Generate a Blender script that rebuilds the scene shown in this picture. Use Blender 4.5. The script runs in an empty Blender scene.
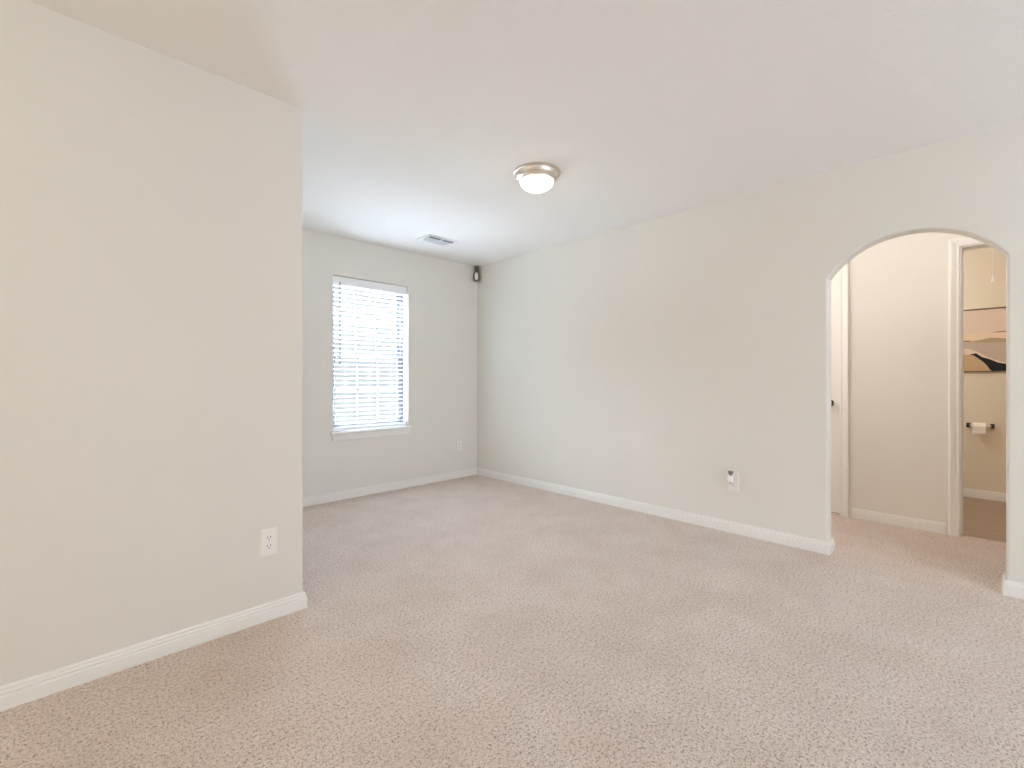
import bpy, bmesh, math, random
from mathutils import Vector, Matrix

random.seed(4)
S = bpy.context.scene
COL = S.collection
PI = math.pi

# ------------------------------------------------------------------ camera
CAM_H = 1.12
cam_d = bpy.data.cameras.new('camera')
cam = bpy.data.objects.new('camera', cam_d)
COL.objects.link(cam)
cam_d.sensor_width = 36.0
cam_d.lens = 461.0 / 1024.0 * 36.0
cam_d.shift_y = -5.0 / 1024.0
cam_d.clip_start = 0.02
cam.location = (0, 0, CAM_H)
cam.rotation_euler = (math.radians(90), 0, -math.asin(0.6995))
S.camera = cam

# ------------------------------------------------------------------ view
S.view_settings.view_transform = 'Standard'
S.view_settings.look = 'None'
S.view_settings.gamma = 1.0
S.view_settings.use_curve_mapping = False
S.view_settings.exposure = 0.06
cy = S.cycles
cy.max_bounces = 20
cy.diffuse_bounces = 12
cy.glossy_bounces = 4
cy.transmission_bounces = 8
cy.transparent_max_bounces = 16
cy.sample_clamp_indirect = 30.0
cy.use_denoising = True

# ------------------------------------------------------------------ room dimensions (metres)
H = 2.44            # ceiling height
XR = 3.504          # right wall, room face
WT = 0.115          # partition thickness
YF = 4.17           # far wall, room face
FT = 0.15           # far wall thickness
XC, YL = 0.848, 2.33    # outer corner of the left wall
XW, YB = -3.0, -3.2     # unseen walls behind the camera
A0, A1 = -0.087, 0.695  # arch opening (y range)
ASP, ATOP = 1.765, 1.980
XH = 4.57           # back wall of the hall
XB = 6.20           # back wall of the bathroom
HY0, HY1 = -1.6, 2.2    # hall ends
WX0, WX1, WZ0, WZ1 = 1.784, 2.572, 0.610, 2.078   # window opening
BD0, BD1, DH = -0.64, 0.1245, 2.072      # bathroom doorway
HD0, HD1 = 0.809, 1.60                  # hall door opening
BY0, BY1 = -0.95, 1.25                  # bathroom extents

# ------------------------------------------------------------------ daylight
W = bpy.data.worlds.new('sky'); S.world = W
W.use_nodes = True
nt = W.node_tree; nt.nodes.clear()
wo = nt.nodes.new('ShaderNodeOutputWorld')
bg = nt.nodes.new('ShaderNodeBackground')
tc = nt.nodes.new('ShaderNodeTexCoord')
sx = nt.nodes.new('ShaderNodeSeparateXYZ')
rp = nt.nodes.new('ShaderNodeValToRGB')
# bright overcast sky above an added dim horizon band that greys the slat gaps; pale paving below
# (map: 0 = straight down, 0.5 = horizon, 1 = zenith; values are radiance / strength)
SKY_STOPS = [(0.28, (0.30, 0.34, 0.38)), (0.38, (0.0095, 0.010, 0.0105)), (0.60, (0.0095, 0.010, 0.0105)), (0.68, (0.74, 0.83, 1.0))]
for k, (p, c) in enumerate(SKY_STOPS):
    el = rp.color_ramp.elements[k] if k < 2 else rp.color_ramp.elements.new(p)
    el.position = p; el.color = (*c, 1)
mr = nt.nodes.new('ShaderNodeMapRange')
mr.inputs['From Min'].default_value = -1; mr.inputs['From Max'].default_value = 1
nt.links.new(tc.outputs['Generated'], sx.inputs[0])
nt.links.new(sx.outputs['Z'], mr.inputs['Value'])
nt.links.new(mr.outputs[0], rp.inputs[0])
nt.links.new(rp.outputs[0], bg.inputs['Color'])
bg.inputs['Strength'].default_value = 76.0
nt.links.new(bg.outputs[0], wo.inputs[0])
pd = bpy.data.lights.new('window_portal', 'AREA')
pd.shape = 'RECTANGLE'; pd.size = WX1 - WX0; pd.size_y = WZ1 - WZ0
pd.cycles.is_portal = True
po = bpy.data.objects.new('window_portal', pd); COL.objects.link(po)
po.location = ((WX0 + WX1) / 2, YF + FT + 0.02, (WZ0 + WZ1) / 2)
po.rotation_euler = (math.radians(-90), 0, 0)     # facing into the room (-y)

# ------------------------------------------------------------------ lamps of the rooms out of sight, and added fill
def lamp(name, loc, power, color, radius):
    d = bpy.data.lights.new(name, 'POINT')
    d.energy = power; d.color = color; d.shadow_soft_size = radius
    o = bpy.data.objects.new(name, d); COL.objects.link(o); o.location = loc
    return o
lamp('rear_room_lamp', (-2.2, 1.4, 1.9), 42.0, (1.0, 0.870, 0.680), 0.20)
lamp('hall_lamp', (3.76, 0.2, 2.22), 6.6, (1.0, 0.95, 0.93), 0.20)
lamp('hall_end_fill', (3.75, 1.9, 1.9), 21.0, (1.0, 0.935, 0.97), 0.20)  # added fill without a fixture, lifts the hall floor and lower wall
lamp('bath_vanity_lamp', (5.28, 0.80, 1.95), 16.5, (1.0, 0.97, 0.95), 0.05)
# added fill light just inside the solid wall behind the viewpoint
RW0, RW1, RZ0, RZ1 = 1.0, 2.8, 0.75, 2.15
rd = bpy.data.lights.new('rear_fill', 'AREA')
rd.shape = 'RECTANGLE'; rd.size = RW1 - RW0; rd.size_y = RZ1 - RZ0
rd.energy = 76.0; rd.color = (0.68, 0.83, 1.0)
ro = bpy.data.objects.new('rear_fill', rd); COL.objects.link(ro)
ro.location = ((RW0 + RW1) / 2, YB + 0.05, (RZ0 + RZ1) / 2); ro.rotation_euler = (PI / 2, 0, 0)
DOME_EMIT = 9.0

# ------------------------------------------------------------------ materials
def mat(name, color, rough=0.6, metal=0.0, bump=None, spec=0.5, vary=None, emit=None):
    m = bpy.data.materials.new(name); m.use_nodes = True
    n = m.node_tree; b = n.nodes['Principled BSDF']
    b.inputs['Base Color'].default_value = (*color, 1)
    b.inputs['Roughness'].default_value = rough
    b.inputs['Metallic'].default_value = metal
    b.inputs['Specular IOR Level'].default_value = spec
    g = n.nodes.new('ShaderNodeNewGeometry')
    if vary:
        sc, amt = vary
        t = n.nodes.new('ShaderNodeTexNoise'); t.inputs['Scale'].default_value = sc
        t.inputs['Detail'].default_value = 3
        n.links.new(g.outputs['Position'], t.inputs['Vector'])
        r = n.nodes.new('ShaderNodeValToRGB')
        r.color_ramp.elements[0].position = 0.3; r.color_ramp.elements[1].position = 0.7
        r.color_ramp.elements[0].color = (*[c * (1 - amt) for c in color], 1)
        r.color_ramp.elements[1].color = (*[min(1, c * (1 + amt)) for c in color], 1)
        n.links.new(t.outputs['Fac'], r.inputs[0]); n.links.new(r.outputs[0], b.inputs['Base Color'])
    if bump:
        sc, st, dist = bump
        t = n.nodes.new('ShaderNodeTexNoise'); t.inputs['Scale'].default_value = sc
        t.inputs['Detail'].default_value = 2
        n.links.new(g.outputs['Position'], t.inputs['Vector'])
        bp = n.nodes.new('ShaderNodeBump'); bp.inputs['Strength'].default_value = st
        bp.inputs['Distance'].default_value = dist
        n.links.new(t.outputs['Fac'], bp.inputs['Height'])
        n.links.new(bp.outputs[0], b.inputs['Normal'])
    if emit:
        b.inputs['Emission Color'].default_value = (*emit[0], 1)
        b.inputs['Emission Strength'].default_value = emit[1]
    return m

WALL = mat('wall_paint', (0.755, 0.735, 0.68), 0.75, bump=(150, 0.10, 0.002), spec=0.25, vary=(1.2, 0.008))
WALL_WARM = mat('wall_paint_warm_lit', (0.745, 0.718, 0.665), 0.75, bump=(150, 0.10, 0.002), spec=0.25, vary=(1.2, 0.008))  # wall paint with the warm light on this wall put into its colour
CEIL = mat('ceiling_paint', (0.84, 0.835, 0.82), 0.9, bump=(75, 0.5, 0.005), spec=0.1)
TRIM = mat('trim_paint', (0.82, 0.805, 0.77), 0.35, spec=0.4, bump=(30, 0.02, 0.001))
BATH = mat('bath_wall_paint', (0.74, 0.66, 0.54), 0.7, bump=(150, 0.08, 0.002), spec=0.25)
VINYL = mat('white_vinyl', (0.88, 0.89, 0.90), 0.35)
PLAST = mat('white_plastic', (0.84, 0.82, 0.79), 0.35)
SLOT = mat('outlet_slot_dark', (0.05, 0.045, 0.04), 0.5)
SCREW = mat('painted_screw', (0.74, 0.72, 0.69), 0.35, metal=0.3)
NICKEL = mat('brushed_nickel', (0.76, 0.71, 0.64), 0.40, metal=1.0, bump=(220, 0.05, 0.001))
BRONZE = mat('dark_bronze', (0.055, 0.042, 0.032), 0.35, metal=0.8)
DUCT_AND_SHADE = mat('vent_duct_and_shade', (0.13, 0.14, 0.17), 0.8)
VENTF = mat('vent_frame_enamel', (0.84, 0.85, 0.86), 0.4)
VENTM = mat('vent_enamel', (0.74, 0.77, 0.82), 0.4)
PAPER = mat('tissue_paper', (0.86, 0.82, 0.75), 0.95, bump=(400, 0.2, 0.001), spec=0.1)
CARD = mat('cardboard', (0.45, 0.35, 0.25), 0.9)
SLATM = None

def slat_mat():
    m = bpy.data.materials.new('blind_slat_white'); m.use_nodes = True
    n = m.node_tree; n.nodes.clear()
    o = n.nodes.new('ShaderNodeOutputMaterial')
    d = n.nodes.new('ShaderNodeBsdfDiffuse'); d.inputs['Color'].default_value = (0.90, 0.91, 0.92, 1)
    t = n.nodes.new('ShaderNodeBsdfTranslucent'); t.inputs['Color'].default_value = (0.90, 0.92, 0.94, 1)
    mx = n.nodes.new('ShaderNodeMixShader'); mx.inputs[0].default_value = 0.25
    n.links.new(d.outputs[0], mx.inputs[1]); n.links.new(t.outputs[0], mx.inputs[2])
    n.links.new(mx.outputs[0], o.inputs[0])
    return m
SLATM = slat_mat()

def glass_mat():
    m = bpy.data.materials.new('window_glass'); m.use_nodes = True
    n = m.node_tree; n.nodes.clear()
    o = n.nodes.new('ShaderNodeOutputMaterial')
    t = n.nodes.new('ShaderNodeBsdfTransparent'); t.inputs['Color'].default_value = (0.95, 0.97, 0.97, 1)
    g = n.nodes.new('ShaderNodeBsdfGlossy'); g.inputs['Roughness'].default_value = 0.02
    mx = n.nodes.new('ShaderNodeMixShader'); mx.inputs[0].default_value = 0.05
    n.links.new(t.outputs[0], mx.inputs[1]); n.links.new(g.outputs[0], mx.inputs[2])
    n.links.new(mx.outputs[0], o.inputs[0])
    return m
GLASS = glass_mat()
DOME = mat('frosted_dome_glass_lit', (0.92, 0.90, 0.86), 0.4, emit=((1.0, 0.88, 0.70), DOME_EMIT))

def carpet_mat():
    m = bpy.data.materials.new('carpet_pile'); m.use_nodes = True
    n = m.node_tree; L = n.links; b = n.nodes['Principled BSDF']
    b.inputs['Roughness'].default_value = 1.0
    b.inputs['Specular IOR Level'].default_value = 0.05
    b.inputs['Sheen Weight'].default_value = 0.15
    b.inputs['Sheen Roughness'].default_value = 0.5
    g = n.nodes.new('ShaderNodeNewGeometry')
    def noise(sc, det=2, rough=0.5):
        t = n.nodes.new('ShaderNodeTexNoise'); t.inputs['Scale'].default_value = sc
        t.inputs['Detail'].default_value = det; t.inputs['Roughness'].default_value = rough
        L.new(g.outputs['Position'], t.inputs['Vector']); return t
    fine = noise(170, 3, 0.8)
    r = n.nodes.new('ShaderNodeValToRGB')
    e = r.color_ramp.elements
    e[0].position = 0.37; e[0].color = (0.28, 0.202, 0.155, 1)  # dark pits: shade between the tufts put into the colour
    e[1].position = 0.62; e[1].color = (0.94, 0.84, 0.768, 1)
    x = r.color_ramp.elements.new(0.465); x.color = (0.775, 0.652, 0.568, 1)
    clump = noise(85, 3, 0.7)
    av = n.nodes.new('ShaderNodeMix'); av.data_type = 'FLOAT'
    av.inputs['Factor'].default_value = 0.5
    L.new(fine.outputs['Fac'], av.inputs['A']); L.new(clump.outputs['Fac'], av.inputs['B'])
    L.new(av.outputs['Result'], r.inputs[0])
    # footprints and vacuum marks: pile leaning different ways
    big = noise(3.2, 5, 0.65)
    rb = n.nodes.new('ShaderNodeValToRGB')
    rb.color_ramp.elements[0].position = 0.35; rb.color_ramp.elements[0].color = (0.835, 0.785, 0.75, 1)
    rb.color_ramp.elements[1].position = 0.65; rb.color_ramp.elements[1].color = (1.0, 1.0, 1.0, 1)
    L.new(big.outputs['Fac'], rb.inputs[0])
    mx = n.nodes.new('ShaderNodeMix'); mx.data_type = 'RGBA'; mx.blend_type = 'MULTIPLY'
    mx.inputs['Factor'].default_value = 0.6
    L.new(r.outputs[0], mx.inputs['A']); L.new(rb.outputs[0], mx.inputs['B'])
    L.new(mx.outputs['Result'], b.inputs['Base Color'])
    bp = n.nodes.new('ShaderNodeBump'); bp.inputs['Strength'].default_value = 0.9
    bp.inputs['Distance'].default_value = 0.014
    L.new(av.outputs['Result'], bp.inputs['Height']); L.new(bp.outputs[0], b.inputs['Normal'])
    return m
CARPET = carpet_mat()

def plank_mat():
    m = bpy.data.materials.new('bath_vinyl_floor'); m.use_nodes = True
    n = m.node_tree; L = n.links; b = n.nodes['Principled BSDF']
    b.inputs['Roughness'].default_value = 0.35
    g = n.nodes.new('ShaderNodeNewGeometry')
    mp = n.nodes.new('ShaderNodeMapping'); mp.inputs['Scale'].default_value = (24, 1.6, 1)
    mp.inputs['Rotation'].default_value = (0, 0, 0)
    t = n.nodes.new('ShaderNodeTexNoise'); t.inputs['Scale'].default_value = 2.5; t.inputs['Detail'].default_value = 4
    L.new(g.outputs['Position'], mp.inputs[0]); L.new(mp.outputs[0], t.inputs['Vector'])
    r = n.nodes.new('ShaderNodeValToRGB')
    r.color_ramp.elements[0].position = 0.3; r.color_ramp.elements[0].color = (0.29, 0.205, 0.145, 1)
    r.color_ramp.elements[1].position = 0.7; r.color_ramp.elements[1].color = (0.40, 0.295, 0.215, 1)
    L.new(t.outputs['Fac'], r.inputs[0]); L.new(r.outputs[0], b.inputs['Base Color'])
    return m
PLANK = plank_mat()

# ------------------------------------------------------------------ helpers
def obj(name, bm, m, parent=None, smooth=False):
    bmesh.ops.recalc_face_normals(bm, faces=bm.faces)
    me = bpy.data.meshes.new(name); bm.to_mesh(me); bm.free()
    for k in (m if isinstance(m, (list, tuple)) else [m]):
        me.materials.append(k)
    if smooth:
        for p in me.polygons: p.use_smooth = True
        me.set_sharp_from_angle(angle=math.radians(35))
    o = bpy.data.objects.new(name, me); COL.objects.link(o)
    if parent: o.parent = parent
    return o

def struct(name, bm, m, label, cat, parent=None, smooth=False):
    o = obj(name, bm, m, parent, smooth)
    if not parent:
        o['kind'] = 'structure'; o['label'] = label; o['category'] = cat
    return o

def thing(name, label, cat, loc, rot=(0, 0, 0), group=None):
    o = bpy.data.objects.new(name, None); COL.objects.link(o)
    o.empty_display_size = 0.05
    o.location = loc; o.rotation_euler = rot
    o['label'] = label; o['category'] = cat
    if group: o['group'] = group
    return o

def box(bm, x0, x1, y0, y1, z0, z1, bev=0.0, seg=2):
    r = bmesh.ops.create_cube(bm, size=1.0)
    vs = r['verts']
    for v in vs:
        v.co = Vector((x0 + (v.co.x + .5) * (x1 - x0), y0 + (v.co.y + .5) * (y1 - y0), z0 + (v.co.z + .5) * (z1 - z0)))
    if bev > 0:
        es = list({e for v in vs for e in v.link_edges})
        bmesh.ops.bevel(bm, geom=es, offset=bev, segments=seg, profile=0.5, affect='EDGES')

def new_box(*a, **k):
    bm = bmesh.new(); box(bm, *a, **k); return bm

def lathe(bm, prof, seg=48, mtx=None):
    rings = []
    for r, z in prof:
        if r < 1e-6:
            rings.append([bm.verts.new((0, 0, z))])
        else:
            rings.append([bm.verts.new((r * math.cos(2 * PI * k / seg), r * math.sin(2 * PI * k / seg), z)) for k in range(seg)])
    for a, b in zip(rings, rings[1:]):
        for k in range(seg):
            q = (k + 1) % seg
            if len(a) == 1 and len(b) == 1: continue
            if len(a) == 1: bm.faces.new((a[0], b[k], b[q]))
            elif len(b) == 1: bm.faces.new((a[k], a[q], b[0]))
            else: bm.faces.new((a[k], a[q], b[q], b[k]))
    if mtx:
        bmesh.ops.transform(bm, matrix=mtx, verts=[v for r in rings for v in r])

def tube(bm, pts, rad, seg=10):
    pts = [Vector(p) for p in pts]
    rings = []
    for i, p in enumerate(pts):
        d = (pts[min(i + 1, len(pts) - 1)] - pts[max(i - 1, 0)]).normalized()
        a = d.orthogonal().normalized(); b = d.cross(a)
        rings.append([bm.verts.new(p + rad * (math.cos(2 * PI * k / seg) * a + math.sin(2 * PI * k / seg) * b)) for k in range(seg)])
    for r0, r1 in zip(rings, rings[1:]):
        best = min(range(seg), key=lambda s: sum((r0[k].co - r1[(k + s) % seg].co).length for k in range(seg)))
        for k in range(seg):
            bm.faces.new((r0[k], r0[(k + 1) % seg], r1[(k + 1 + best) % seg], r1[(k + best) % seg]))
    bm.faces.new(rings[0]); bm.faces.new(rings[-1])

def miter_rings(path, prof, to3d):
    """offset profile (out, up) to the RIGHT of a 2-D path, mitred at corners."""
    P = [Vector(p) for p in path]; rings = []
    for i, p in enumerate(P):
        ns = []
        if i > 0: d = (P[i] - P[i - 1]).normalized(); ns.append(Vector((d.y, -d.x)))
        if i < len(P) - 1: d = (P[i + 1] - P[i]).normalized(); ns.append(Vector((d.y, -d.x)))
        if len(ns) == 2:
            m = (ns[0] + ns[1]).normalized(); m = m / m.dot(ns[0])
        else: m = ns[0]
        rings.append([to3d(p.x + m.x * o, p.y + m.y * o, u) for o, u in prof])
    return rings

def strip(bm, r0, r1):
    a = [bm.verts.new(c) for c in r0]; b = [bm.verts.new(c) for c in r1]
    n = len(a)
    for k in range(n):
        q = (k + 1) % n
        bm.faces.new((a[k], a[q], b[q], b[k]))
    bm.faces.new(a); bm.faces.new(b)

def wall_grid(bm, us, zs, holes, to3d, t, bevel=0.0):
    """wall in the (u, z) plane, thickness t, rectangular holes (u0,u1,z0,z1)"""
    us = sorted(set(us)); zs = sorted(set(zs))
    def in_hole(i, j):
        uc = (us[i] + us[i + 1]) / 2; zc = (zs[j] + zs[j + 1]) / 2
        return any(h[0] < uc < h[1] and h[2] < zc < h[3] for h in holes)
    V = {}
    def v(i, j, s):
        if (i, j, s) not in V: V[(i, j, s)] = bm.verts.new(to3d(us[i], zs[j], t * s))
        return V[(i, j, s)]
    n, m = len(us) - 1, len(zs) - 1
    solid = lambda i, j: 0 <= i < n and 0 <= j < m and not in_hole(i, j)
    for i in range(n):
        for j in range(m):
            if not solid(i, j): continue
            for s in (0, 1):
                bm.faces.new((v(i, j, s), v(i + 1, j, s), v(i + 1, j + 1, s), v(i, j + 1, s)))
            for (a, b, di, dj) in (((i, j), (i + 1, j), 0, -1), ((i + 1, j), (i + 1, j + 1), 1, 0),
                                   ((i + 1, j + 1), (i, j + 1), 0, 1), ((i, j + 1), (i, j), -1, 0)):
                if not solid(i + di, j + dj):
                    bm.faces.new((v(*a, 0), v(*b, 0), v(*b, 1), v(*a, 1)))
    if bevel:
        es = []
        for e in bm.edges:
            c = (e.verts[0].co + e.verts[1].co) / 2
            if len(e.link_faces) == 2 and e.link_faces[0].normal.length >= 0:
                for h in holes:
                    pts = [to3d(h[0], h[2], 0), to3d(h[1], h[3], 0)]
                    lo = [min(a, b) - 1e-4 for a, b in zip(*pts)]; hi = [max(a, b) + 1e-4 for a, b in zip(*pts)]
                    if all(all(lo[k] <= w.co[k] <= hi[k] for k in range(3)) for w in e.verts):
                        bm.normal_update()
                        if abs(e.link_faces[0].normal.dot(e.link_faces[1].normal)) < 0.5: es.append(e)
        if es: bmesh.ops.bevel(bm, geom=es, offset=bevel, segments=4, profile=0.5, affect='EDGES')

# ================================================================== SETTING
# ---- floors
bm = new_box(XW - .2, XH + 0.05, YB - .2, YF + FT, -0.12, 0.0)
struct('floor', bm, CARPET, 'beige cut pile carpet covering the room and hall', 'floor')
bm = new_box(XH + 0.05, XB + .2, BY0 - .2, BY1 + .2, -0.12, -0.006)
struct('floor_bathroom', bm, PLANK, 'tan vinyl floor beyond the bathroom doorway', 'floor')
# ---- ceiling
bm = new_box(XW - .2, XB + .2, YB - .2, YF + FT, H, H + 0.12)
struct('ceiling', bm, CEIL, 'white lightly textured ceiling', 'ceiling')
# ---- left wall: a closet block with a rounded outer corner
bm = new_box(XW - .2, XC, YL, YF + FT, 0, H)
es = [e for e in bm.edges if all(abs(v.co.x - XC) < 1e-5 and abs(v.co.y - YL) < 1e-5 for v in e.verts)]
bmesh.ops.bevel(bm, geom=es, offset=0.008, segments=5, profile=0.5, affect='EDGES')
struct('wall_left', bm, WALL_WARM, 'warm-lit wall in the left foreground ending at an outer corner', 'wall', smooth=True)
# ---- far wall with the window opening
bm = bmesh.new()
wall_grid(bm, [XC, WX0, WX1, XR + WT], [0, WZ0, WZ1, H], [(WX0, WX1, WZ0, WZ1)], lambda u, z, t: Vector((u, YF + t, z)), FT, bevel=0.008)
struct('wall_far', bm, WALL, 'off-white far wall holding the window', 'wall', smooth=True)
# ---- right wall with the arched opening
bm = bmesh.new()
cy0 = (A0 + A1) / 2; hw = (A1 - A0) / 2; rise = ATOP - ASP
R = (hw * hw + rise * rise) / (2 * rise); zc = ATOP - R; a_max = math.asin(hw / R)
arch = [(A1, 0.0), (A1, ASP)] + [(cy0 + R * math.sin(a_max * (1 - 2 * k / 48)), zc + R * math.cos(a_max * (1 - 2 * k / 48))) for k in range(1, 48)] + [(A0, ASP), (A0, 0.0)]
outline = [(YB - .2, 0.0), (YB - .2, H), (YF, H), (YF, 0.0)] + arch
f0 = [bm.verts.new((XR, y, z)) for y, z in outline]
f1 = [bm.verts.new((XR + WT, y, z)) for y, z in outline]
bm.faces.new(f0); bm.faces.new(f1)
n = len(outline)
for k in range(n):
    q = (k + 1) % n
    bm.faces.new((f0[k], f0[q], f1[q], f1[k]))
es = []
for f in (f0, f1):
    av = f[4:]
    for a, b in zip(av, av[1:]):
        es.append(bm.edges.get((a, b)))
bmesh.ops.recalc_face_normals(bm, faces=bm.faces)
bmesh.ops.bevel(bm, geom=es, offset=0.011, segments=4, profile=0.5, affect='EDGES')
bmesh.ops.triangulate(bm, faces=[f for f in bm.faces if len(f.verts) > 4])
struct('wall_right', bm, WALL, 'off-white right wall with the arched opening', 'wall')
# ---- unseen walls behind the camera
struct('wall_rear', new_box(XW - .2, XR, YB - .2, YB, 0, H), WALL, 'off-white wall behind the viewpoint', 'wall')
struct('wall_rear_left', new_box(XW - .2, XW, YB, YL, 0, H), WALL, 'off-white side wall behind the viewpoint', 'wall')
# ---- hall and bathroom
bm = bmesh.new()
wall_grid(bm, [HY0 - .1, BD0, BD1, HD0, HD1, HY1 + .1], [0, DH, H], [(BD0, BD1, 0, DH), (HD0, HD1, 0, DH)],
          lambda u, z, t: Vector((XH + t, u, z)), WT)
struct('wall_hall_back', bm, WALL, 'cream hall wall seen through the arch', 'wall')
struct('wall_hall_near_end', new_box(XR + WT, XH, HY0 - .1, HY0, 0, H), WALL, 'end wall of the hall toward the viewpoint', 'wall')
struct('wall_hall_far_end', new_box(XR + WT, XH, HY1, HY1 + .1, 0, H), WALL, 'end wall of the hall away from the viewpoint', 'wall')
struct('wall_bathroom_back', new_box(XB, XB + .1, BY0 - .1, BY1 + .1, -0.006, H), BATH, 'tan bathroom wall carrying the picture', 'wall')
struct('wall_bathroom_right', new_box(XH + WT, XB, BY0 - .1, BY0, -0.006, H), BATH, 'tan bathroom side wall on the right', 'wall')
struct('wall_bathroom_left', new_box(XH + WT, XB, BY1, BY1 + .1, -0.006, H), BATH, 'tan bathroom side wall on the left', 'wall')

# ---- baseboards (profile: out from wall, height)
BB = [(0, 0), (.015, 0), (.015, .053), (.0135, .0565), (.0095, .0575), (.0095, .0605), (.0125, .0625), (.0130, .068), (.0115, .0725), (.0075, .0750), (.0075, .0775), (.0095, .0790), (.0092, .0840), (.0070, .0885), (.003, .091), (0, .091)]
BB = [(o, u * .86) for o, u in BB]
flat = lambda a, b, u: Vector((a, b, u))
def baseboards(path, names):
    rings = miter_rings(path, BB, flat)
    for k, nm in enumerate(names):
        if nm is None: continue
        bm = bmesh.new(); strip(bm, rings[k], rings[k + 1])
        struct(nm[0], bm, TRIM, nm[1], 'baseboard')
e = .0005
baseboards([(XW, YL - e), (XC + e, YL - e), (XC + e, YF - e), (XR - e, YF - e), (XR - e, A1 - e), (XR + WT + e, A1 - e), (XR + WT + e, HY1)],
           [('baseboard_left', 'white baseboard along the cream left wall'), ('baseboard_left_return', 'white baseboard round the corner of the left wall'),
            ('baseboard_far', 'white baseboard under the window'), ('baseboard_right', 'long white baseboard along the right wall up to the arch'),
            ('baseboard_arch_left', 'short white baseboard inside the left arch jamb'), ('baseboard_hall_front', 'white baseboard on the hall side beside the arch')])
baseboards([(XR + WT + e, HY0), (XR + WT + e, A0 + e), (XR - e, A0 + e), (XR - e, YB)],
           [('baseboard_hall_near', 'white baseboard on the hall side right of the arch'), ('baseboard_arch_right', 'short white baseboard inside the right arch jamb'),
            ('baseboard_right_near', 'white baseboard at the right edge beyond the arch')])
CW = 0.057      # casing width
baseboards([(XH - e, HD0 - .012 - CW), (XH - e, BD1 + .008 + CW)], [('baseboard_hall_back', 'white baseboard on the hall wall between the two doorways')])
bm = bmesh.new(); strip(bm, *miter_rings([(XB - e, BY1), (XB - e, BY0)], BB, lambda a, b, u: Vector((a, b, u - .006))))
struct('baseboard_bathroom', bm, TRIM, 'white baseboard below the picture in the bathroom', 'baseboard')

# ---- door casings and jambs
CASE = [(0, 0), (0, .010), (.004, .013), (.010, .0135), (.013, .011), (.018, .0115), (.040, .017), (.050, .018), (.055, .016), (CW, .012), (CW, 0)]
def casing(name, y0, y1, ztop, label, reveal):
    # path up the left leg (larger y), across, down the right leg, with the opening on the left of travel
    path = [(y0 - reveal, 0.0), (y0 - reveal, ztop + reveal), (y1 + reveal, ztop + reveal), (y1 + reveal, 0.0)]
    prof = [(-w, t) for w, t in CASE]      # outwards = left of travel
    rings = miter_rings(path, prof, lambda a, b, u: Vector((XH - .0003 - u, a, b)))
    bm = bmesh.new()
    for r0, r1 in zip(rings, rings[1:]): strip(bm, r0, r1)
    return struct(name, bm, TRIM, label, 'door casing')
J = .017
def jamb(name, y0, y1, label, stop_x):
    bm = bmesh.new()
    d = 0.0015
    for a, b in ((y0 + d, y0 + J), (y1 - J, y1 - d)): box(bm, XH - .0002, XH + WT + .0002, a, b, 0.0006, DH - d, .001, 1)
    box(bm, XH - .0002, XH + WT + .0002, y0 + J, y1 - J, DH - J, DH - d, .001, 1)
    # door stop
    s0, s1 = stop_x, stop_x + .012
    for a, b in ((y0 + J, y0 + J + .009), (y1 - J - .009, y1 - J)): box(bm, s0, s1 + .02, a, b, 0.0006, DH - J, .001, 1)
    box(bm, s0, s1 + .02, y0 + J + .009, y1 - J - .009, DH - J - .009, DH - J, .001, 1)
    return struct(name, bm, TRIM, label, 'door jamb')
casing('trim_1', BD0, BD1, DH, 'white casing round the open bathroom doorway', -.009)
jamb('trim_2', BD0, BD1, 'white jamb lining the bathroom doorway', XH + .06)
casing('trim_3', HD0, HD1, DH, 'white casing of the closed door at the left of the arch', -.009)
jamb('trim_4', HD0, HD1, 'white jamb round the closed hall door', XH + .062)

# ---- hall door with raised panels and a dark knob
dr = thing('door_1', 'white closed hall door with dark knob behind the left arch edge', 'door', (XH + .024, 0, 0.012))
dr['kind'] = 'structure'
y0, y1 = HD0 + J + .003, HD1 - J - .003
bm = bmesh.new()
us = [y0, y0 + .11, (y0 + y1) / 2 - .05, (y0 + y1) / 2 + .05, y1 - .11, y1]
zs = [0, .22, .80, .95, 1.62, 1.74, 1.90, DH - J - .016]
pan = [(a, b, c, d) for (a, b) in ((us[1], us[2]), (us[3], us[4])) for (c, d) in ((zs[1], zs[2]), (zs[3], zs[4]), (zs[5], zs[6]))]
V = {}
def dv(i, j):
    if (i, j) not in V: V[(i, j)] = bm.verts.new((0, us[i], zs[j]))
    return V[(i, j)]
pf = []
for i in range(5):
    for j in range(7):
        f = bm.faces.new((dv(i, j), dv(i, j + 1), dv(i + 1, j + 1), dv(i + 1, j)))
        if i in (1, 3) and j in (1, 3, 5): pf.append(f)
bm.normal_update()
for f in pf:
    bmesh.ops.inset_individual(bm, faces=[f], thickness=.012, depth=0)
    for v in f.verts: v.co.x += .008
    bmesh.ops.inset_individual(bm, faces=[f], thickness=.03, depth=0)
    for v in f.verts: v.co.x -= .005
box(bm, .014, .035, y0, y1, 0, zs[-1])
for a, b in ((y0, y0 + .0005), (y1 - .0005, y1)): box(bm, .0005, .02, a, b, 0, zs[-1])
obj('door_panel', bm, TRIM, dr)
bm = bmesh.new()
KP = [(0, .066), (.012, .065), (.022, .060), (.027, .050), (.0265, .042), (.020, .034), (.011, .028), (.010, .012), (.024, .010), (.030, .006), (.031, 0), (0, 0)]
lathe(bm, KP, 32, Matrix.Translation((0, .897, .907)) @ Matrix.Rotation(-PI / 2, 4, 'Y'))
k = obj('door_knob', bm, BRONZE, dr, smooth=True); k['label'] = 'dark bronze round door knob'

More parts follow.
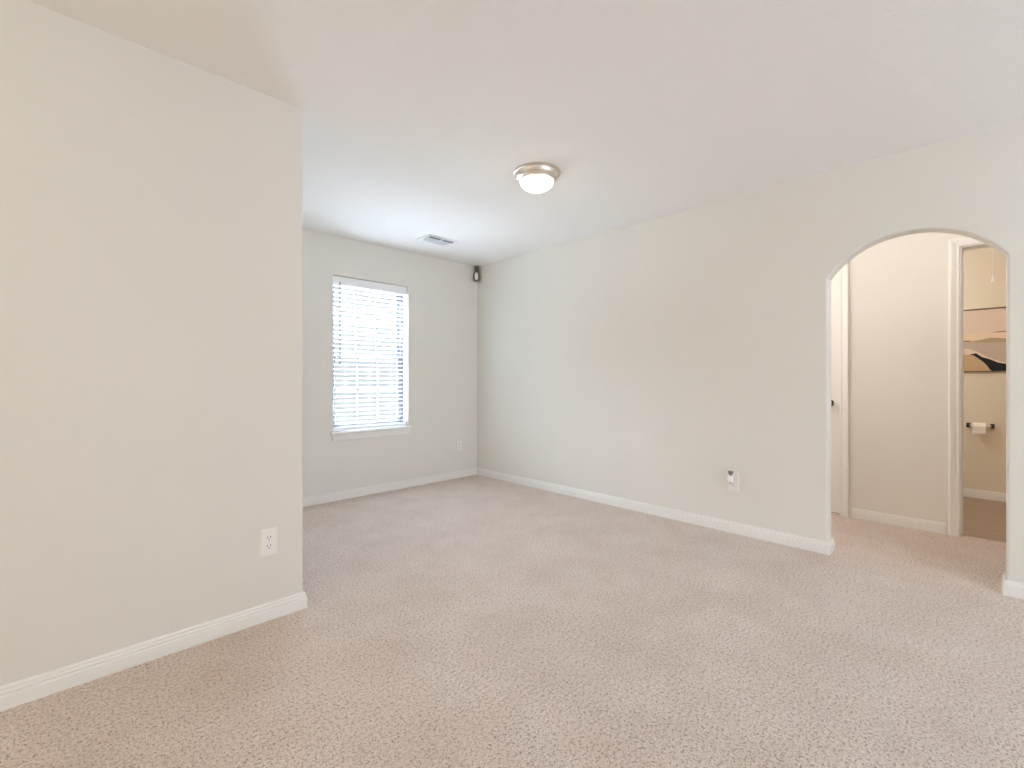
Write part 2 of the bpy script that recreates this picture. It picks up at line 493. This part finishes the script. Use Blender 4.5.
# ================================================================== WINDOW
GRID = mat('backlit_window_vinyl', (0.155, 0.163, 0.19), 0.4)  # white vinyl greyed, its backlit shade put into the colour
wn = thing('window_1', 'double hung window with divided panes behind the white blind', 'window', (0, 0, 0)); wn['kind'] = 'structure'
f0y, f1y = YF + .088, YF + FT
def frame(bm, x0, x1, z0, z1, y0, y1, w, bev=.003):
    box(bm, x0, x0 + w, y0, y1, z0, z1, bev, 1); box(bm, x1 - w, x1, y0, y1, z0, z1, bev, 1)
    box(bm, x0 + w, x1 - w, y0, y1, z0, z0 + w, bev, 1); box(bm, x0 + w, x1 - w, y0, y1, z1 - w, z1, bev, 1)
bm = bmesh.new(); g = .0008
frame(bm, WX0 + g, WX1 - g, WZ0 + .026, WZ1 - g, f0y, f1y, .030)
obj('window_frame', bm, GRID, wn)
ZM = 1.345
def sash(name, z0, z1, y0, y1):
    x0, x1 = WX0 + .031, WX1 - .031
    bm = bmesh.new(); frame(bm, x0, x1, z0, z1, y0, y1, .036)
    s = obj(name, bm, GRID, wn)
    bm = bmesh.new(); ym = (y0 + y1) / 2
    box(bm, x0 + .036, x1 - .036, ym - .002, ym + .002, z0 + .036, z1 - .036)
    obj('pane', bm, GLASS, s)
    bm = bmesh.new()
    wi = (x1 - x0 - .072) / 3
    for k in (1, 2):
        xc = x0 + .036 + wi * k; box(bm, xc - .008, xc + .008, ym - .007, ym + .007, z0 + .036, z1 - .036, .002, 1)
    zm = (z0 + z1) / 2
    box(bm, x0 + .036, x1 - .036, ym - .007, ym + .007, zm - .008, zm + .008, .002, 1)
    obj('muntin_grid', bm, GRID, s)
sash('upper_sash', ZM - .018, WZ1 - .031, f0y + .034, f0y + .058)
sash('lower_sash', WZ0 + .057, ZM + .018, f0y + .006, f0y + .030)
# stool and apron
bm = bmesh.new()
box(bm, WX0 - .028, WX1 + .028, YF - .032, YF - .0003, WZ0 - .002, WZ0 + .024, .009, 4)
box(bm, WX0 + .0008, WX1 - .0008, YF - .012, f0y, WZ0 + .0008, WZ0 + .0238)
obj('window_stool', bm, TRIM, wn)
bm = new_box(WX0 - .012, WX1 + .012, YF - .014, YF - .0003, WZ0 - .062, WZ0 - .0025, .004, 2)
obj('window_apron', bm, TRIM, wn)

# ---- blind
TILT = -7.0
bl = thing('window_blind', 'white two inch slat blind with open slats in the window', 'blind', ((WX0 + WX1) / 2, YF + .048, 0))
hwid = (WX1 - WX0) / 2 - .006
bm = bmesh.new()
box(bm, -hwid, hwid, -.036, -.027, WZ1 - .078, WZ1 - .004, .003, 2)
obj('valance', bm, VINYL, bl)
obj('head_rail', new_box(-hwid, hwid, -.025, .025, WZ1 - .052, WZ1 - .003, .002, 1), VINYL, bl)
bm = bmesh.new()
ztop, zbot, pitch = WZ1 - .085, WZ0 + .085, .0425
ns = int((ztop - zbot) / pitch) + 1
pitch = (ztop - zbot) / (ns - 1)
tilt = math.radians(TILT)
zs_slat = [ztop - pitch * k for k in range(ns)]
for z in zs_slat:
    before = len(bm.verts)
    ys = [(-.025 + .05 * q / 6) for q in range(7)]
    prof = [(y, .0016 * (1 - (y / .025) ** 2)) for y in ys]
    top = [(y, c + .0014) for y, c in prof]; bot = [(y, c - .0014) for y, c in prof]
    loop = top + bot[::-1]
    loop = [(y * math.cos(tilt) - c * math.sin(tilt), y * math.sin(tilt) + c * math.cos(tilt) + z) for y, c in loop]
    strip(bm, [(-hwid + .003, y, c) for y, c in loop], [(hwid - .003, y, c) for y, c in loop])
obj('slats', bm, SLATM, bl)
obj('bottom_rail', new_box(-hwid + .003, hwid - .003, -.025, .025, WZ0 + .034, WZ0 + .058, .003, 2), VINYL, bl)
for x in (-.245, 0.0, .245):
    bm = bmesh.new()
    for y in (-.0268, .0268):
        tube(bm, [(x, y, WZ0 + .045), (x, y, WZ1 - .05)], .0009, 6)
    obj('ladder_cord', bm, VINYL, bl)
bm = bmesh.new()
tube(bm, [(-hwid + .062, -.041, WZ1 - .055), (-hwid + .062, -.042, WZ1 - .80)], .0058, 8)
lathe(bm, [(0, 0), (.007, .002), (.0075, .03), (.0058, .04), (0, .04)], 12, Matrix.Translation((-hwid + .062, -.042, WZ1 - .83)))
WANDM = mat('wand_clear_grey_plastic', (0.36, 0.37, 0.39), 0.25)
o = obj('tilt_wand', bm, WANDM, bl, smooth=True); o['label'] = 'thin grey tilt wand'

# ================================================================== CEILING LIGHT
cl = thing('ceiling_light', 'lit flush dome light with nickel rim on the ceiling', 'ceiling light', (2.180, 2.000, H - .0005))
bm = bmesh.new()
lathe(bm, [(0, 0), (.148, 0), (.150, -.003), (.150, -.009), (.1465, -.013), (.141, -.0145), (.139, -.019), (.136, -.028), (.131, -.037), (.124, -.044), (.118, -.047), (.1155, -.051), (.1155, -.055), (.1125, -.058), (.107, -.057), (.107, -.045), (0, -.045)], 72)
obj('rim', bm, NICKEL, cl, smooth=True)
bm = bmesh.new()
pts = [(.1065, -.050)]
for k in range(1, 17):
    a = k / 16 * PI / 2
    pts.append((.1065 * math.cos(a) if k < 16 else 0, -.053 - .062 * math.sin(a)))
lathe(bm, pts, 72)
o = obj('glass_dome', bm, DOME, cl, smooth=True); o['label'] = 'glowing frosted glass dome'
bm = bmesh.new()
lathe(bm, [(0, -.1135), (.0085, -.1140), (.0095, -.1165), (.006, -.119), (.0075, -.123), (.005, -.127), (0, -.1285)], 24)
obj('finial', bm, NICKEL, cl, smooth=True)

# ================================================================== AIR VENT
VX0, VX1, VY0, VY1 = 2.415, 2.695, 3.540, 3.705
vt = thing('air_vent', 'white louvred air register in the ceiling near the window', 'air vent', ((VX0 + VX1) / 2, (VY0 + VY1) / 2, H))
hx, hy = (VX1 - VX0) / 2, (VY1 - VY0) / 2
bm = bmesh.new(); fl = .022
for a in ((-hx - fl, -hx, -hy - fl, hy + fl), (hx, hx + fl, -hy - fl, hy + fl), (-hx, hx, -hy - fl, -hy), (-hx, hx, hy, hy + fl)):
    box(bm, *a, -.008, -.0005, .002, 1)
box(bm, -.006, .006, -hy, hy, -.0075, -.001)
obj('frame', bm, VENTF, vt)
obj('duct', new_box(-hx, hx, -hy, hy, -.0015, -.0006), DUCT_AND_SHADE, vt)
for sgn in (-1, 1):
    bm = bmesh.new()
    nb = 8
    for k in range(nb):
        y = -hy + (k + .5) * (2 * hy) / nb
        a0, a1 = sorted((sgn * .007, sgn * (hx - .002)))
        r = bmesh.ops.create_cube(bm, size=1)
        M = Matrix.Translation(((a0 + a1) / 2, y, -.007)) @ Matrix.Rotation(math.radians(-34), 4, 'X') @ Matrix.Diagonal((a1 - a0, .0205, .0012, 1))
        bmesh.ops.transform(bm, matrix=M, verts=r['verts'])
    obj('louvre', bm, VENTM, vt)
    obj('lip_shade_strip', new_box(a0 + .010, a1 - .006, -hy + .002, -hy + .030, -.0166, -.0150, .0005, 1), DUCT_AND_SHADE, vt)  # added dark strip standing in for the shade of the frame lip

# ================================================================== MOTION SENSOR in the corner
ms = thing('motion_sensor', 'small dark-rimmed motion sensor in the far corner just below the ceiling', 'motion sensor', (XR - .040, YF - .040, 2.312), (0, 0, math.radians(-45)))
DARK = mat('sensor_housing_and_shade', (0.13, 0.12, 0.10), 0.5)
LENS = mat('sensor_lens_pale', (0.70, 0.69, 0.64), 0.3)
def oval(bm, w, h, y0, y1, bev):
    pts = []
    for k in range(32):
        t = 2 * PI * k / 32; c, q = math.cos(t), math.sin(t)
        pts.append((math.copysign(abs(c) ** .7, c) * w, math.copysign(abs(q) ** .7, q) * h))
    strip(bm, [(x, y0, z) for x, z in pts], [(x, y1, z) for x, z in pts])
    es = [q for q in bm.edges if all(abs(v.co.y - y0) < 1e-5 for v in q.verts)]
    bmesh.ops.bevel(bm, geom=es, offset=bev, segments=3, profile=.5, affect='EDGES')
bm = bmesh.new(); oval(bm, .034, .056, -.022, .010, .006)
obj('housing', bm, DARK, ms)
bm = bmesh.new(); oval(bm, .0215, .043, -.030, -.020, .004)
o = obj('lens', bm, LENS, ms); o['label'] = 'pale oval sensor lens'
bm = bmesh.new()
box(bm, -.016, .016, .004, .026, -.030, .070, .004, 2)
box(bm, -.022, .022, -.012, .024, .068, .1275, .006, 2)  # dark block standing in for the shade of the ceiling corner
o = obj('bracket_and_shade', bm, DARK, ms); o['label'] = 'dark mounting arm topped by added corner shade'

# ================================================================== WALL OUTLETS  (local: x across, -y out of the wall, z up)
def d_shape(bm, w, h, y0, y1, cz):
    pts = []
    for k in range(24):
        t = 2 * PI * k / 24
        x = max(-w / 2, min(w / 2, .0175 * math.cos(t))); z = h / 2 * math.sin(t)
        pts.append((x, z))
    strip(bm, [(x, y0, z + cz) for x, z in pts], [(x, y1, z + cz) for x, z in pts])
def outlet(label, loc, rz, size=(.073, .124)):
    t = thing('wall_outlet', label, 'electrical outlet', loc, (0, 0, rz), 'white duplex wall outlets')
    w, h = size
    bm = bmesh.new()
    box(bm, -w / 2, w / 2, -.0065, -.0004, -h / 2, h / 2)
    es = [q for q in bm.edges if all(v.co.y < -.005 for v in q.verts)]
    bmesh.ops.bevel(bm, geom=es, offset=.0035, segments=3, profile=.5, affect='EDGES')
    obj('cover_plate', bm, PLAST, t)
    for cz in (.0195, -.0195):
        bm = bmesh.new(); d_shape(bm, .030, .029, -.0085, -.006, cz)
        r = obj('receptacle', bm, PLAST, t)
        bm = bmesh.new()
        for x in (-.0064, .0064): box(bm, x - .0014, x + .0014, -.0088, -.0080, cz + .001, cz + .0095)
        lathe(bm, [(0, .0006), (.0027, .0006), (.0027, -.0002), (0, -.0002)], 14, Matrix.Translation((0, -.0082, cz - .0065)) @ Matrix.Rotation(PI / 2, 4, 'X'))
        o = obj('slot', bm, SLOT, r); o['label'] = 'dark outlet slots'
    bm = bmesh.new()
    lathe(bm, [(0, .001), (.0022, .0009), (.003, 0), (0, 0)], 14, Matrix.Translation((0, -.0065, 0)) @ Matrix.Rotation(PI / 2, 4, 'X'))
    obj('screw', bm, SCREW, t)
    return t
outlet('white double outlet on the cream left wall above its baseboard', (.6925, YL, .360), 0)
outlet('white outlet on the far wall right of the window', (3.237, YF, .362), 0, (.072, .116))
outlet('white outlet on the right wall with an air freshener plugged in', (XR, 1.272, .374), -PI / 2, (.075, .134))
# ---- plug-in air freshener on the right wall's outlet
af = thing('air_freshener', 'white plug-in air freshener with smoky top in the right wall outlet', 'air freshener', (XR - .0089, 1.281, .3935), (0, 0, -PI / 2))
bm = bmesh.new()
prof = [(.0, -.022), (.012, -.0215), (.017, -.017), (.019, -.006), (.0185, .008), (.0155, .020), (.0110, .026), (0, .027)]
lathe(bm, prof, 28)
for v in bm.verts: v.co.y = v.co.y * 1.05 - .021
obj('body', bm, PLAST, af, smooth=True)
bm = bmesh.new()
for x in (-.0064, .0064): box(bm, x - .0007, x + .0007, -.004, .003, .003, .009)
obj('prong', bm, NICKEL, af)
SMOKE = mat('smoky_grey_plastic', (0.22, 0.23, 0.225), 0.2)
bm = bmesh.new()
lathe(bm, [(0, .027), (.0085, .027), (.0100, .030), (.0190, .050), (.0205, .055), (.0175, .056), (0, .0525)], 28)
for v in bm.verts: v.co.y = v.co.y * 1.05 - .021
o = obj('cap', bm, SMOKE, af, smooth=True); o['label'] = 'smoky grey cone-shaped top'
GEL = mat('freshener_gel_grey', (0.50, 0.49, 0.48), 0.2)
bm = bmesh.new()
lathe(bm, [(0, -.036), (.008, -.035), (.0115, -.030), (.0115, -.023), (0, -.0225)], 24)
for v in bm.verts: v.co.y = v.co.y - .021
o = obj('scent_bottle', bm, GEL, af, smooth=True); o['label'] = 'grey scented oil bottle'

# ================================================================== BATHROOM
# ---- toilet paper holder and roll on the back wall; local frame: x along wall (+x = world -y), -y out of wall
hy_c, hz = .018, .681
hd = thing('toilet_paper_holder', 'dark bronze toilet paper holder on the bathroom wall', 'toilet paper holder', (XB, hy_c, hz), (0, 0, -PI / 2))
for sx_ in (-.080, .080):
    bm = bmesh.new()
    box(bm, sx_ - .014, sx_ + .014, -.010, -.0005, -.021, .021, .003, 2)
    box(bm, sx_ - .0075, sx_ + .0075, -.070, -.008, -.010, .010, .003, 2)
    obj('post', bm, BRONZE, hd)
bm = bmesh.new()
lathe(bm, [(0, -.074), (.0075, -.074), (.0075, .074), (0, .074)], 18, Matrix.Translation((0, -.060, 0)) @ Matrix.Rotation(PI / 2, 4, 'Y'))
obj('roller', bm, NICKEL, hd, smooth=True)
rl = thing('toilet_paper_roll', 'white toilet paper roll hanging on the dark holder', 'toilet paper', (XB - .060, hy_c + .008, hz - .011), (0, 0, -PI / 2))
bm = bmesh.new()
lathe(bm, [(.0195, -0.045), (.040, -0.045), (.042, -.043), (.042, .043), (.040, 0.045), (.0195, 0.045), (.0195, -0.045)], 40, Matrix.Rotation(PI / 2, 4, 'Y'))
obj('paper', bm, PAPER, rl, smooth=True)
bm = bmesh.new()
lathe(bm, [(.0182, -.0455), (.0194, -.0455), (.0194, 0.0455), (.0182, 0.0455), (.0182, -.0455)], 32, Matrix.Rotation(PI / 2, 4, 'Y'))
o = obj('cardboard_core', bm, CARD, rl, smooth=True); o['label'] = 'brown cardboard tube'
bm = bmesh.new()
sh = [(-.0425 + 0.0, 0), (-.0432, -.02), (-.043, -.045), (-.041, -.062)]
strip(bm, [(-.044, y, z) for y, z in sh] + [(-.044, y + .0008, z) for y, z in sh[::-1]], [(.044, y, z) for y, z in sh] + [(.044, y + .0008, z) for y, z in sh[::-1]])
obj('loose_sheet', bm, PAPER, rl)

# ---- framed landscape picture of pale dunes; local x along wall (+x = world -y), z up from bottom
PW, PH = .80, .595
pic = thing('picture', 'framed picture of pale dunes with a black valley in bathroom', 'picture', (XB, -.185, 1.187), (0, 0, -PI / 2))
FRM = mat('picture_frame_brown', (0.17, 0.10, 0.06), 0.45)
x0, x1 = -PW / 2, PW / 2
bm = bmesh.new(); fw = .009
for a in ((x0, x0 + fw, 0, PH), (x1 - fw, x1, 0, PH)): box(bm, a[0], a[1], -.026, -.0005, a[2], a[3], .0015, 1)
for a in ((0, fw), (PH - fw, PH)): box(bm, x0 + fw, x1 - fw, -.026, -.0005, a[0], a[1], .0015, 1)
obj('frame', bm, FRM, pic)
PC = {k: mat('print_' + k, c, .7, spec=.2) for k, c in {
    'sky': (.72, .58, .47), 'cream': (.76, .60, .44), 'olive': (.44, .35, .22), 'taupe': (.50, .41, .34),
    'sand': (.52, .37, .22), 'pink': (.70, .57, .47), 'black': (.022, .022, .024), 'line': (.20, .10, .05)}.items()}
order = list(PC)
bm = bmesh.new()
def px2pic(px, py):
    """place on the print: px across and py down in the print's own 100 x 100 units"""
    return (x0 + fw + px / 100 * (PW - 2 * fw), fw + (1 - py / 100) * (PH - 2 * fw))
def patch(key, pts, lay):
    y = -.010 - lay * .0006
    f = bm.faces.new([bm.verts.new((px2pic(*p)[0], y, px2pic(*p)[1])) for p in pts]); f.material_index = order.index(key)
patch('sky', [(0, 0), (100, 0), (100, 100), (0, 100)], 0)
patch('cream', [(0, 41), (9, 40.5), (20, 38), (28, 37.5), (38, 38), (52, 36), (75, 38), (100, 34), (100, 62), (0, 62)], 1)
patch('line', [(34, 38.2), (39, 37.0), (45, 36.6), (60, 37.5), (60, 38.8), (45, 37.9), (39, 38.2)], 2)
patch('olive', [(15, 52.5), (25, 49), (33, 46.5), (39, 47.5), (45, 48.5), (70, 46), (100, 50), (100, 60), (10, 60)], 2)
patch('taupe', [(0, 53), (15, 52), (28, 54.5), (45, 54), (65, 56), (100, 58), (100, 100), (0, 100)], 3)
patch('line', [(0, 49.8), (9, 50.0), (14, 50.0), (18, 50.7), (14, 51.6), (0, 51.6)], 4)
patch('pink', [(0, 60), (9, 62), (15, 64), (20, 67), (24, 71), (29, 76), (36, 82), (46, 88), (60, 92), (100, 96), (100, 100), (0, 100)], 4)
patch('sand', [(0, 71), (9, 72), (15, 73.5), (20, 76), (25, 82.5), (28, 88), (31, 93), (33, 100), (0, 100)], 5)
patch('black', [(14.5, 73), (20.5, 71), (25.5, 77.5), (32, 81), (38.5, 86.5), (45, 89), (62, 92), (80, 93), (100, 92), (100, 100), (33.5, 100), (32, 97.5), (29.5, 91), (26, 84.5), (19, 75)], 6)
box(bm, x0 + fw, x1 - fw, -.0095, -.002, fw, PH - fw)
o = obj('print', bm, [PC[k] for k in order], pic); o['label'] = 'print of layered sand and cream dunes'

# ---- pull cord hanging from the bathroom ceiling
pc = thing('pull_cord', 'thin white pull cord hanging from the bathroom ceiling above the picture', 'pull cord', (6.05, -.062, H))
bm = bmesh.new(); tube(bm, [(0, 0, -.008), (0, 0, -.39)], .0012, 8)
obj('cord', bm, PLAST, pc)
bm = bmesh.new()
lathe(bm, [(0, -.38), (.004, -.382), (.006, -.400), (.011, -.424), (.012, -.436), (.009, -.441), (0, -.442)], 20)
obj('handle', bm, VINYL, pc, smooth=True)
bm = bmesh.new(); lathe(bm, [(0, -.0006), (.03, -.0006), (.03, -.006), (.012, -.014), (0, -.015)], 28)
obj('mount', bm, VINYL, pc, smooth=True)
